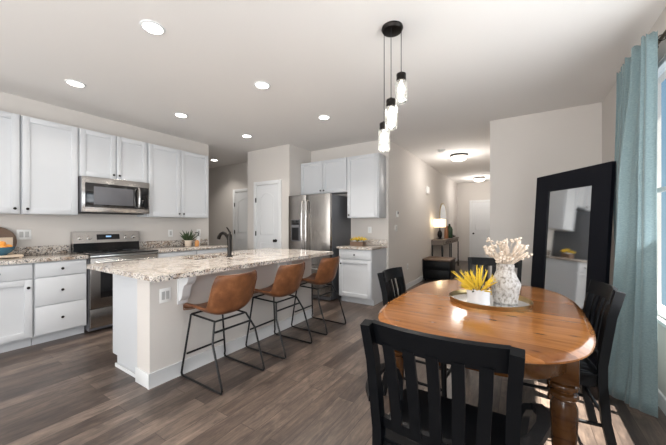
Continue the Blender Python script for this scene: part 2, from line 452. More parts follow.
# interior doors, two arched panels
def panel_door(name, x0, x1, y, z1, arched=True, knob_right=True, black_lock=True, hinge_z=(1.75, 1.1, .3)):
    e = bpy.data.objects.new(name, None); COL.objects.link(e); e.location = ((x0 + x1) / 2, y, 0); e['kind'] = 'structure'
    c = .07
    obj('door_casing', MB().box(x0 - c, x0, y - .022, y, 0, z1 + c, .004).box(x1, x1 + c, y - .022, y, 0, z1 + c, .004).box(x0, x1, y - .022, y, z1, z1 + c, .004), 'trim', e)
    w = x1 - x0
    s = MB().box(x0 + .004, x1 - .004, y - .010, y - .001, .01, z1 - .006)
    def ring(pts, r=.006): s.tube([(a, y - .011, z) for a, z in pts], r, 6, closed=True)
    a0, a1 = x0 + .12, x1 - .12
    top = z1 - .16
    pts = [(a0, 1.08), (a1, 1.08), (a1, top - .10)]
    for k in range(1, 12):
        u = k / 12; pts.append((a1 + (a0 - a1) * u, top - .10 + .10 * math.sin(PI * u) ** .8 if arched else top))
    pts.append((a0, top - .10)); ring(pts)
    ring([(a0, .22), (a1, .22), (a1, .92), (a0, .92)])
    obj('door_panel', s, 'door', e)
    kx = x1 - .06 if knob_right else x0 + .06
    kn = MB().lathe([(.0, 0), (.028, 0), (.03, -.012), (.012, -.018), (.012, -.035), (.026, -.045), (.028, -.06), (.016, -.07), (0, -.07)], (kx, y - .010, .97), 20, 'y')
    obj('door_knob', kn, 'knob', e)
    hx = x0 if knob_right else x1
    for z in hinge_z: obj('hinge', MB().box(hx - .012, hx + .012, y - .03, y - .022, z - .045, z + .045), 'knob', e)
    return e
panel_door('door_1', -4.385, -3.80, 4.07, 2.04)
panel_door('door_2', -5.80, -5.02, 4.70, 2.05)
# entry door at the hall's far end
e = panel_door('door_3', -1.42, -.52, 11.2, 2.05, arched=False, knob_right=False)

# ceiling downlights
cans = [(-2.31, 1.12, 'largest recessed ceiling downlight, above the near end of the island'),
        (-3.90, 1.13, 'recessed ceiling downlight above the left cabinets, nearest the stove'),
        (-2.29, 2.20, 'recessed ceiling downlight above the middle of the island'),
        (-3.83, 2.215, 'recessed ceiling downlight above the cabinets right of the microwave'),
        (-2.26, 3.31, 'recessed ceiling downlight above the far end of the island, in front of the fridge'),
        (-3.81, 3.32, 'recessed ceiling downlight in front of the pantry door wall'),
        (-5.85, 4.15, 'smallest recessed ceiling downlight, in the passage past the kitchen wall')]
can0 = None
for x, y, lab in cans:
    if can0 is None:
        can0 = thing('ceiling_downlight', lab, 'ceiling light', (x, y, H), 0, 'recessed kitchen downlights'); o = can0
        obj('trim_ring', MB().lathe([(.0625, -.002), (.068, -.010), (.082, -.006), (.085, 0)], (0, 0, 0), 40), 'trim', can0, local=True)
        obj('lens', MB().lathe([(0, -.001), (.062, -.001), (.062, -.006), (0, -.007)], (0, 0, 0), 40), 'can', can0, local=True)
    else:
        o = copy_tree(can0, lab); o.location = (x, y, H)
    light('AREA', 'downlight_beam', (x, y, H - .03), CAN_W * (.35 if -4.5 < x < -3.5 else .6 if x < -5 else 1.3), (1, .94, .87), .13, None, (0, 0, -1), math.radians(115))
# hall flush mounts
fm0 = None
for x, y, lab in ((-1.08, 6.6, 'nearer flush dome ceiling light with dark rim in the hall'), (-1.07, 10.1, 'farther flush dome ceiling light by the hall end door')):
    if fm0 is None:
        fm0 = thing('flush_ceiling_light', lab, 'ceiling light', (x, y, H), 0, 'hall dome lights'); o = fm0
        obj('rim', MB().lathe([(.0, 0), (.12, 0), (.155, -.018), (.176, -.026), (.178, -.036), (.172, -.040), (.155, -.040)], (0, 0, 0), 40), 'knob', fm0, local=True)
        obj('glass_dome', MB().lathe([(.165, -.0405), (.163, -.065), (.142, -.098), (.10, -.122), (.04, -.134), (0, -.136)], (0, 0, 0), 40), 'dome', fm0, local=True)
    else: o = copy_tree(fm0, lab); o.location = (x, y, H)
    light('POINT', 'hall_dome_glow', (x, y, H - .38), HALL_W, (1, .95, .90), .16)
single('smoke_detector', MB().lathe([(.065, H), (.068, H - .02), (.05, H - .038), (0, H - .04)], (-1.30, 6.0, 0), 28), 'plate', 'round white smoke detector on the hall ceiling', 'smoke detector', (-1.30, 6.0, H))

# ================================================================== CABINETS
def knob(mbx, parent, x, y, z, d):
    """round cabinet knob; d = facing direction"""
    t = MB().lathe([(.006, 0), (.006, .012), (.013, .018), (.014, .024), (.008, .029), (0, .03)], (0, 0, 0), 16)
    t.xf(Matrix.Translation((x, y, z)) @ Vector(d).to_track_quat('Z', 'Y').to_matrix().to_4x4())
    return obj('knob', t, 'knob', parent)
def shaker(w0, w1, z0, z1, plane, face, drawer=False):
    """door slab with a raised frame. face: 'x' -> slab in the y-z plane facing +x at x=plane; 'y' -> facing -y at y=plane"""
    m_ = MB(); t = .021; r = .058; g = .0022
    def bx(a0, a1, b0, b1, d0, d1, bev=.0):
        if face == 'x': m_.box(plane + d0, plane + d1, a0, a1, b0, b1, bev)
        else: m_.box(a0, a1, plane - d1, plane - d0, b0, b1, bev)
    a0, a1, b0, b1 = w0 + g, w1 - g, z0 + g, z1 - g
    if drawer:
        bx(a0, a1, b0, b1, 0, t, .003)
    else:
        bx(a0 + r - .005, a1 - r + .005, b0 + r - .005, b1 - r + .005, 0, t - .014)
        bx(a0, a0 + r, b0, b1, 0, t, .0012); bx(a1 - r, a1, b0, b1, 0, t, .0012)
        bx(a0 + r, a1 - r, b0, b0 + r, 0, t, .0012); bx(a0 + r, a1 - r, b1 - r, b1, 0, t, .0012)
    return m_
XU = -4.53   # upper carcass front
XC, YC = XL + .0015, YF - .0015
def upper(y0, y1, z0, z1, doors, label, kz=.055, x_front=XU):
    t = thing('upper_cabinet', label, 'cabinet', (XL, (y0 + y1) / 2, z0))
    obj('body', MB().box(XC, x_front, y0, y1, z0, z1, .001), 'cab', t)
    for a, c, ks in doors:
        d = obj('door', shaker(a, c, z0 + .004, z1 - .004, x_front, 'x'), 'cab', t)
        if ks is not None: knob(None, d, x_front + .019, ks, z0 + kz, (1, 0, 0))
    return t
UZ0, UZ1 = 1.385, 2.45
upper(-.10, .845, UZ0, UZ1, [(-.09, .375, .34), (.385, .838, .80)], 'white wall cabinet at the left edge of the photo, left of the wide single door')
upper(.85, 1.335, UZ0, UZ1, [(.857, 1.328, .895)], 'white wall cabinet with one wide door, left of the microwave')
upper(1.34, 2.115, 1.865, UZ1, [(1.347, 1.724, 1.695), (1.731, 2.108, 1.76)], 'short white two-door wall cabinet directly over the microwave')
upper(2.12, 3.10, UZ0, UZ1, [(2.127, 2.606, 2.575), (2.613, 3.093, 2.645)], 'white two-door wall cabinet right of the microwave')

XB = -4.25   # base carcass front
def base_body(x0, x1, y0, y1, toe):
    m_ = MB().box(x0, x1, y0, y1, .10, .876)
    if toe == 'x': m_.box(x0, x1 - .07, y0, y1, 0, .10)
    else: m_.box(x0, x1, y0 + .07, y1, 0, .10)
    return m_
t = thing('base_cabinet', 'white base cabinet with one drawer over a door at the left edge', 'cabinet', (XL, .62, 0))
obj('body', base_body(XC, XB, .40, .885, 'x'), 'cab', t)
d = obj('drawer', shaker(.405, .88, .715, .868, XB, 'x', True), 'cab', t); knob(0, d, XB + .019, .64, .79, (1, 0, 0))
d = obj('door', shaker(.405, .88, .115, .708, XB, 'x'), 'cab', t); knob(0, d, XB + .019, .845, .625, (1, 0, 0))
t = thing('base_cabinet', 'white base cabinet of drawers and doors cut off by the left edge', 'cabinet', (XL, 0, 0))
obj('body', base_body(XC, XB, -.5, .395, 'x'), 'cab', t)
d = obj('drawer', shaker(-.49, .388, .715, .868, XB, 'x', True), 'cab', t); knob(0, d, XB + .019, 0, .79, (1, 0, 0))
d = obj('door', shaker(-.49, .388, .115, .708, XB, 'x'), 'cab', t)
t = thing('base_cabinet', 'white base cabinet with three stacked drawers left of the stove', 'cabinet', (XL, 1.1, 0))
obj('body', base_body(XC, XB, .89, 1.33, 'x'), 'cab', t)
for z0, z1 in ((.715, .868), (.415, .708), (.115, .408)):
    d = obj('drawer', shaker(.895, 1.325, z0, z1, XB, 'x', True), 'cab', t); knob(0, d, XB + .019, 1.11, (z0 + z1) / 2, (1, 0, 0))
t = thing('base_cabinet', 'white base cabinet right of the stove, hidden behind the island', 'cabinet', (XL, 2.7, 0))
obj('body', base_body(XC, XB, 2.115, 3.27, 'x'), 'cab', t)
for a, c in ((2.12, 2.69), (2.70, 3.265)):
    d = obj('drawer', shaker(a, c, .715, .868, XB, 'x', True), 'cab', t); knob(0, d, XB + .019, (a + c) / 2, .79, (1, 0, 0))
    d = obj('door', shaker(a, c, .115, .708, XB, 'x'), 'cab', t); knob(0, d, XB + .019, a + .05, .625, (1, 0, 0))
CZ0, CZ1 = .877, .914
def counter(y0, y1, label):
    t = thing('countertop', label, 'countertop', (XL, (y0 + y1) / 2, CZ0))
    obj('slab', MB().box(XC, XB + .045, y0, y1, CZ0, CZ1, .005), 'granite', t)
    obj('backsplash', MB().box(XC, XL + .02, y0, y1, CZ1, CZ1 + .10, .003), 'granite', t)
counter(-.5, 1.335, 'speckled granite countertop left of the stove')
counter(2.11, 3.29, 'speckled granite countertop right of the stove')

# ---- range
RY0, RY1, RX = 1.345, 2.10, -4.19
t = thing('stove', 'stainless steel electric stove with black glass cooktop', 'stove', (XL, 1.72, 0))
obj('body', MB().box(XL + .02, RX - .05, RY0, RY1, .02, .905, .003), 'greyplastic', t)
obj('cooktop', MB().box(XL + .10, RX + .012, RY0, RY1, .906, .925, .005), 'blackglass', t)
bgm = MB().prism([(XL + .02, .906), (XL + .13, .906), (XL + .115, 1.03), (XL + .02, 1.03)], RY0 + .002, RY1 - .002, 'y')
obj('lower_backguard', bgm, 'blackglass', t, label='black glass riser behind the cooktop')
pn = obj('control_panel', MB().prism([(XL + .02, 1.031), (XL + .125, 1.031), (XL + .095, 1.175), (XL + .02, 1.18)], RY0, RY1, 'y'), 'steel_bright', t)
nrm = Vector((.144, 0, .03)).normalized()
for yy in (RY0 + .07, RY0 + .165, RY1 - .165, RY1 - .07):
    kb = MB().lathe([(.026, 0), (.024, .02), (.02, .026), (0, .026)], (0, 0, 0), 20).box(-.005, .005, -.022, .022, .02, .032)
    kb.xf(Matrix.Translation((XL + .112, yy, 1.10)) @ nrm.to_track_quat('Z', 'Y').to_matrix().to_4x4()); obj('dial', kb, 'steel_bright', pn)
sc = MB().box(-.13, .13, -.035, .035, 0, .004); sc.xf(Matrix.Translation((XL + .111, 1.72, 1.105)) @ nrm.to_track_quat('Z', 'Y').to_matrix().to_4x4() @ Matrix.Rotation(0, 4, 'Z'))
dsp = obj('display', sc, 'display_dark', pn)
sc = MB().box(-.03, .03, -.010, .010, .0041, .005); sc.xf(Matrix.Translation((XL + .111, 1.72, 1.11)) @ nrm.to_track_quat('Z', 'Y').to_matrix().to_4x4())
obj('clock', sc, 'display', dsp)
dr = obj('oven_door', MB().box(RX - .049, RX, RY0 + .004, RY1 - .004, .285, .875, .006), 'steel', t)
obj('oven_window', MB().box(RX, RX + .003, RY0 + .10, RY1 - .10, .40, .77, .001), 'blackglass', dr)
obj('handle', MB().tube([(RX, RY0 + .05, .825), (RX + .045, RY0 + .05, .825), (RX + .05, RY0 + .07, .825), (RX + .05, RY1 - .07, .825), (RX + .045, RY1 - .05, .825), (RX, RY1 - .05, .825)], .012), 'steel_bright', dr)
obj('front_trim', MB().box(RX - .049, RX + .004, RY0, RY1, .877, .905, .003), 'steel_bright', t)
sd_ = obj('storage_drawer', MB().box(RX - .049, RX - .002, RY0 + .004, RY1 - .004, .06, .278, .005), 'steel', t)
for yy, xx in ((1.5, XL + .25), (1.5, XL + .5), (1.93, XL + .25), (1.93, XL + .5)):
    obj('burner_ring', MB().lathe([(.085, .925), (.085, .9256), (.09, .9256), (.09, .925)], (xx, yy, 0), 32), 'greyplastic', t)

# ---- microwave
MX = -4.44; MZ0, MZ1 = 1.425, 1.86
t = thing('microwave', 'stainless over-the-range microwave with black glass front', 'microwave', (XL, 1.72, MZ0))
obj('body', MB().box(XL, MX - .03, 1.345, 2.11, MZ0, MZ1, .002), 'greyplastic', t)
obj('front_frame', MB().box(MX - .03, MX, 1.345, 2.11, MZ0, MZ1, .006), 'steel_bright', t)
d = obj('door_glass', MB().box(MX, MX + .005, 1.375, 1.955, MZ0 + .06, MZ1 - .075, .002), 'blackglass', t)
obj('mesh_window', MB().box(MX + .005, MX + .007, 1.46, 1.90, MZ0 + .095, MZ1 - .115, .001), 'greyplastic', d)
obj('control_strip', MB().box(MX, MX + .005, 1.965, 2.095, MZ0 + .06, MZ1 - .075, .002), 'blackglass', t)
obj('handle', MB().tube([(MX + .004, 1.955, MZ0 + .08), (MX + .03, 1.958, MZ0 + .085), (MX + .042, 1.96, MZ0 + .15), (MX + .045, 1.96, MZ0 + .22), (MX + .042, 1.96, MZ0 + .29), (MX + .03, 1.958, MZ1 - .10), (MX + .004, 1.955, MZ1 - .095)], .013), 'steel_bright', t)
obj('vent_grille', MB().box(XL + .04, MX - .04, 1.40, 2.05, MZ0 - .012, MZ0 - .001, .002), 'blackmetal', t)

# ---- fridge
FX0, FX1, FY = -3.51, -2.615, 4.0
t = thing('refrigerator', 'stainless side-by-side refrigerator with ice and water dispenser', 'refrigerator', (-3.06, 4.35, 0))
obj('body', MB().box(FX0, FX1, FY + .075, YF - .01, .02, 1.775, .004), 'fridge_side', t)
xm = FX0 + .40
def bowed(x0, x1, z0, z1):
    pts = []; nn = 12
    for k in range(nn + 1):
        u = k / nn; pts.append((x0 + (x1 - x0) * u, FY + .012 - .024 * math.sin(PI * u) ** .6))
    pts += [(x1, FY + .068), (x0, FY + .068)]
    return MB().prism(pts, z0, z1, 'z')
dl = obj('freezer_door', bowed(FX0 + .003, xm - .003, .60, 1.785), 'steel', t)
drr = obj('fridge_door', bowed(xm + .003, FX1 - .003, .60, 1.785), 'steel', t)
dw = obj('bottom_drawer', bowed(FX0 + .003, FX1 - .003, .09, .592), 'steel', t)
for dd, xx in ((dl, xm - .045), (drr, xm + .045)):
    obj('handle', MB().tube([(xx, FY, .74), (xx, FY - .045, .76), (xx, FY - .058, .95), (xx, FY - .065, 1.2), (xx, FY - .058, 1.45), (xx, FY - .045, 1.66), (xx, FY, 1.68)], .014, 12), 'steel_bright', dd)
obj('handle', MB().tube([(FX0 + .08, FY, .53), (FX0 + .09, FY - .05, .53), (FX1 - .09, FY - .05, .53), (FX1 - .08, FY, .53)], .013, 12), 'steel_bright', dw)
dp = obj('dispenser', MB().box(FX0 + .09, xm - .12, FY - .020, FY + .01, .98, 1.36, .004), 'greyplastic', dl)
dp2 = obj('dispenser_panel', MB().box(FX0 + .10, xm - .13, FY - .024, FY - .0195, 1.27, 1.35, .001), 'blackglass', t)
obj('dispenser_recess', MB().box(FX0 + .11, xm - .14, FY - .0235, FY - .0195, 1.0, 1.22, .001), 'blackmetal', t)
obj('base_grille', MB().box(FX0 + .02, FX1 - .02, FY + .03, FY + .074, .02, .085, .002), 'greyplastic', t)

# ---- cabinets around the fridge
YU = 4.41
def upper_y(x0, x1, z0, doors, label):
    t = thing('upper_cabinet', label, 'cabinet', ((x0 + x1) / 2, YF, z0))
    obj('body', MB().box(x0, x1, YU, YC, z0, UZ1 - .01, .001), 'cab', t)
    for a, c, ks in doors:
        d = obj('door', shaker(a, c, z0 + .004, UZ1 - .014, YU, 'y'), 'cab', t); knob(0, d, ks, YU - .019, z0 + .05, (0, -1, 0))
    return t
upper_y(-3.538, -2.52, 1.84, [(-3.535, -3.03, -3.065), (-3.027, -2.525, -2.99)], 'short white two-door wall cabinet over the refrigerator')
upper_y(-2.517, -1.935, UZ0, [(-2.512, -1.945, -2.47)], 'tall white one-door wall cabinet right of the refrigerator')
t = thing('base_cabinet', 'white base cabinet with drawer and door right of the refrigerator', 'cabinet', (-2.22, 4.42, 0))
obj('body', base_body(-2.52, -1.93, 4.14, YC, 'y'), 'cab', t)
d = obj('drawer', shaker(-2.515, -1.935, .715, .868, 4.14, 'y', True), 'cab', t); knob(0, d, -2.22, 4.121, .79, (0, -1, 0))
d = obj('door', shaker(-2.515, -1.935, .115, .708, 4.14, 'y'), 'cab', t); knob(0, d, -2.47, 4.121, .64, (0, -1, 0))
t = thing('countertop', 'small speckled granite countertop beside the refrigerator', 'countertop', (-2.22, 4.42, CZ0))
obj('slab', MB().box(-2.55, -1.905, 4.095, YC, CZ0, CZ1, .005), 'granite', t)
obj('backsplash', MB().box(-2.52, -1.905, YF - .02, YC, CZ1, CZ1 + .10, .003), 'granite', t)

# ================================================================== ISLAND
IY0, IY1 = 1.15, 3.24
t = thing('kitchen_island', 'kitchen island with greige knee wall and white cabinet end', 'kitchen island', (-2.8, 2.2, 0))
obj('cabinet_body', MB().box(-3.13, -2.62, IY0 + .03, IY1 - .03, .10, .70).box(-3.13, -2.62, IY0 + .03, 1.70, .70, .876).box(-3.13, -2.62, 2.52, IY1 - .03, .70, .876).box(-3.13, -3.115, 1.70, 2.52, .70, .876).box(-2.742, -2.62, 1.70, 2.52, .70, .876).box(-3.06, -2.62, IY0 + .03, IY1 - .03, 0, .10), 'cab', t)
obj('end_panel', MB().box(-3.13, -2.62, IY0 + .022, IY0 + .030, .10, .876), 'cab', t)
kw = obj('knee_wall', MB().box(-2.62, -2.42, IY0, IY1, 0, .862), 'wall', t)
obj('wall_cap', MB().box(-2.63, -2.405, IY0 - .008, IY1 + .008, .83, .876, .004), 'trim', t)
bb = MB().box(-2.405, -2.419, IY0 - .015, IY1 + .015, 0, .115, .002).box(-2.62, -2.419, IY0 - .015, IY0 - .0005, 0, .115, .002).box(-2.62, -2.419, IY1 + .0005, IY1 + .015, 0, .115, .002)
obj('baseboard', bb, 'trim', t)
obj('toe_trim', MB().box(-3.06, -2.62, IY0 + .012, IY0 + .022, 0, .03), 'trim', t)
for a in range(3):
    y0 = IY0 + .05 + a * .66; d = obj('door', MB().box(-3.149, -3.13, y0, y0 + .62, .115, .86, .003), 'cab', t)
def corbel(yc):
    pts = [(-2.42, .876), (-2.25, .876), (-2.25, .852), (-2.27, .845), (-2.275, .81), (-2.30, .78), (-2.335, .765), (-2.355, .72), (-2.36, .68), (-2.375, .65), (-2.40, .63), (-2.42, .625)]
    m_ = MB().prism(pts, yc - .035, yc + .035, 'y').box(-2.42, -2.408, yc - .045, yc + .045, .60, .876, .002)
    return m_
for yc in (1.41, 2.62): obj('corbel', corbel(yc), 'trim', t)
op = obj('outlet_plate', MB().box(-2.419, -2.414, 1.222, 1.310, .64, .755, .002), 'plate', t)
for a_ in (1.237, 1.272): obj('socket', MB().box(-2.414, -2.412, a_, a_ + .025, .665, .73), 'socket', op)
# granite top with two sink cut-outs
def slab_with_holes(x0, x1, y0, y1, z0, z1, holes):
    m_ = MB(); xs_ = sorted({x0, x1, *[h[0] for h in holes], *[h[1] for h in holes]}); ys_ = sorted({y0, y1, *[h[2] for h in holes], *[h[3] for h in holes]})
    bm = m_.bm; V = {}
    def v(x, y, z):
        k = (x, y, z)
        if k not in V: V[k] = bm.verts.new(k)
        return V[k]
    cells = set()
    for i in range(len(xs_) - 1):
        for j in range(len(ys_) - 1):
            cx_, cy_ = (xs_[i] + xs_[i + 1]) / 2, (ys_[j] + ys_[j + 1]) / 2
            if not any(h[0] < cx_ < h[1] and h[2] < cy_ < h[3] for h in holes): cells.add((i, j))
    for i, j in cells:
        a, b_, c_, d_ = xs_[i], xs_[i + 1], ys_[j], ys_[j + 1]
        bm.faces.new((v(a, c_, z1), v(b_, c_, z1), v(b_, d_, z1), v(a, d_, z1)))
        bm.faces.new((v(a, d_, z0), v(b_, d_, z0), v(b_, c_, z0), v(a, c_, z0)))
        for di, dj, e0, e1 in ((-1, 0, (a, d_), (a, c_)), (1, 0, (b_, c_), (b_, d_)), (0, -1, (a, c_), (b_, c_)), (0, 1, (b_, d_), (a, d_))):
            if (i + di, j + dj) not in cells:
                bm.faces.new((v(*e0, z0), v(*e1, z0), v(*e1, z1), v(*e0, z1)))
    bmesh.ops.recalc_face_normals(bm, faces=bm.faces)
    return m_
SKX0, SKX1 = -3.10, -2.755
h1, h2 = (SKX0, SKX1, 1.74, 2.08), (SKX0, SKX1, 2.14, 2.48)
ti = thing('island_countertop', 'large beige speckled granite countertop on the island', 'countertop', (-2.65, 2.13, CZ0))
sl = obj('slab', slab_with_holes(-3.25, -2.08, 1.02, 3.27, CZ0, CZ1, [h1, h2]), 'granite', ti)
ts = thing('sink', 'undermount double-bowl sink set in the island countertop', 'sink', (-2.97, 2.11, .74))
for h in (h1, h2):
    x0, x1, y0, y1 = h; g = .001
    b_ = MB().box(x0 - .01, x0 - g, y0 - .01, y1 + .01, .72, CZ0 - .001).box(x1 + g, x1 + .01, y0 - .01, y1 + .01, .72, CZ0 - .001)
    b_.box(x0 - g, x1 + g, y0 - .01, y0 - g, .72, CZ0 - .001).box(x0 - g, x1 + g, y1 + g, y1 + .01, .72, CZ0 - .001).box(x0 - g, x1 + g, y0 - g, y1 + g, .72, .73)
    bo = obj('bowl', b_, 'steel', ts); obj('drain', MB().cyl(.04, .7305, .735, ((x0 + x1) / 2, (y0 + y1) / 2)), 'knob', bo)
tf = thing('faucet', 'dark bronze arched faucet standing behind the island sink', 'faucet', (-2.70, 2.11, CZ1))
obj('body', MB().lathe([(.034, 0), (.034, .008), (.026, .015), (.024, .03), (.025, .15), (.027, .235), (.02, .25), (0, .252)], (0, 0, 0), 24), 'knob', tf, local=True)
obj('spout', MB().tube([(-.0, 0, .16), (-.03, 0, .215), (-.07, 0, .25), (-.11, 0, .262), (-.15, 0, .25), (-.18, 0, .22), (-.19, 0, .195)], [.017, .018, .018, .018, .018, .020, .021], 14), 'knob', tf, local=True)
obj('lever', MB().tube([(0, 0, .24), (.005, .0, .27), (-.02, 0, .30), (-.05, 0, .325)], [.014, .012, .009, .007], 10), 'knob', tf, local=True)

# ================================================================== STOOLS
def make_stool(label):
    t = thing('counter_stool', label, 'stool', (0, 0, 0), 0, 'leather counter stools along the island')
    # profile in local coordinates: +x is towards the room (backrest side), y across
    prof = [(-.280, .536), (-.258, .554), (-.19, .556), (-.10, .542), (-.02, .530), (.06, .528), (.115, .542), (.155, .580), (.18, .64), (.205, .72), (.228, .80), (.240, .855), (.243, .872)]
    rows = []
    N = 16
    for i, (px_, pz) in enumerate(prof):
        u = i / (len(prof) - 1); hw = .215 + .012 * math.sin(PI * u)
        if i == 0: hw = .19
        if i == 1: hw = .208
        if i == len(prof) - 2: hw = .205
        if i == len(prof) - 1: hw = .185
        row = []
        for k in range(N + 1):
            s_ = -1 + 2 * k / N
            curl = abs(s_) ** 3
            backness = max(0, min(1, (u - .45) / .25))
            sidelift = (.055 + .03 * math.sin(PI * min(1, u / .75))) * curl * (1 - backness) if u > 0 else .02 * curl
            fwd = .075 * (s_ * s_) * backness
            mid = math.exp(-((u - .52) / .16) ** 2)
            row.append((px_ - fwd - .035 * curl * mid, s_ * hw, pz + sidelift * (.6 + .9 * u) ))
        rows.append(row)
    seat_rows = rows
    mb = MB().grid(seat_rows, .022)
    o_ = obj('seat_shell', mb, 'leather', t, local=True, ang=60)
    md = o_.modifiers.new('round', 'SUBSURF'); md.levels = 1; md.render_levels = 2
    # piping seam along the rim
    rim = [Vector(r_[0]) for r_ in seat_rows] + [Vector(p) for p in seat_rows[-1][1:]] + [Vector(r_[-1]) for r_ in reversed(seat_rows[:-1])] + [Vector(p) for p in reversed(seat_rows[0][1:-1])]
    obj('seam', MB().tube(rim, .0045, 6, closed=True), 'leather', o_, local=True)
    for s_ in (-1, 1):
        y = s_ * .212; yt = s_ * .155
        a = [(-.235, yt, .510), (-.242, yt + s_ * .01, .42), (-.270, y, .06), (-.276, y, .03), (-.270, y, .014), (-.24, y, .008),
             (0, y, .008), (.22, y, .008), (.245, y, .012), (.252, y, .028), (.245, y, .06), (.14, y, .36), (.085, yt, .500)]
        obj('leg_frame', MB().tube(a, .0085, 10), 'blackmetal', t, local=True)
    obj('under_frame', MB().tube([(-.235, -.15, .510), (-.235, .15, .510)], .008).tube([(.085, -.15, .500), (.085, .15, .500)], .008).tube([(-.235, -.15, .510), (.085, -.15, .500)], .008).tube([(-.235, .15, .510), (.085, .15, .500)], .008), 'blackmetal', t, local=True)
    obj('footrest', MB().tube([(-.245, -.185, .185), (-.245, .185, .185)], .0085), 'blackmetal', t, local=True)
    obj('rear_stretcher', MB().tube([(.122, -.177, .43), (.122, .177, .43)], .0085), 'blackmetal', t, local=True)
    return t
s0 = make_stool('caramel leather counter stool nearest the camera, by the island outlet')
s0.location = (-2.115, 1.60, 0)
s1 = copy_tree(s0, 'middle of the three caramel leather counter stools at the island'); s1.location = (-2.112, 2.285, 0); s1.rotation_euler.z = .02
s2 = copy_tree(s0, 'caramel leather counter stool at the island end nearest the refrigerator'); s2.location = (-2.112, 3.0, 0)

# ================================================================== DINING TABLE
TC = Vector((-.215, 2.165)); TA, TB, TN = .535, .83, 3.1
def superell(a, b_, nn, cnt=96):
    P = []
    for k in range(cnt):
        an = 2 * PI * k / cnt; c_, s_ = math.cos(an), math.sin(an)
        P.append((a * math.copysign(abs(c_) ** (2 / nn), c_), b_ * math.copysign(abs(s_) ** (2 / nn), s_)))
    return P
def loops(prof, nn=TN):
    """stack of superellipse rings (inset, z) closed top and bottom"""
    m_ = MB(); bm = m_.bm; R_ = []
    for ins, z in prof: R_.append([bm.verts.new((x, y, z)) for x, y in superell(TA - ins, TB - ins, nn)])
    c_ = len(R_[0])
    for i in range(len(R_) - 1):
        for k in range(c_): bm.faces.new((R_[i][k], R_[i][(k + 1) % c_], R_[i + 1][(k + 1) % c_], R_[i + 1][k]))
    bm.faces.new(R_[0][::-1]); bm.faces.new(R_[-1]); bmesh.ops.recalc_face_normals(bm, faces=bm.faces); return m_
tt = thing('dining_table', 'honey pine oval dining table with turned legs', 'table', (TC.x, TC.y, 0), math.radians(-1.8))
obj('tabletop', loops([(.02, .722), (.008, .724), (.0, .731), (.0, .738), (.006, .746), (.018, .751), (.022, .7555), (.032, .7585), (.045, .76)]), 'pine', tt, local=True)
obj('apron', loops([(.075, .63), (.072, .635), (.072, .721)], 3.2), 'pine_dark', tt, local=True)
for sx_ in (-1, 1):
    for sy_ in (-1, 1):
        lx, ly = sx_ * .395, sy_ * .505
        lg = MB().lathe([(.0, 0), (.028, 0), (.032, .02), (.026, .045), (.032, .06), (.036, .075), (.030, .09), (.036, .12), (.046, .22), (.054, .34), (.058, .42), (.057, .465), (.046, .49),
                         (.044, .497), (.058, .507), (.061, .516), (.058, .526), (.045, .533), (.045, .538), (.06, .548), (.062, .556), (.058, .566), (.048, .572), (.048, .578), (.0, .579)], (lx, ly, 0), 32)
        for v_ in lg.bm.verts: v_.co.x = lx + (v_.co.x - lx) * .88; v_.co.y = ly + (v_.co.y - ly) * .88
        lg.box(lx - .05, lx + .05, ly - .05, ly + .05, .578, .721, .006)
        obj('leg', lg, 'pine_dark', tt, local=True)

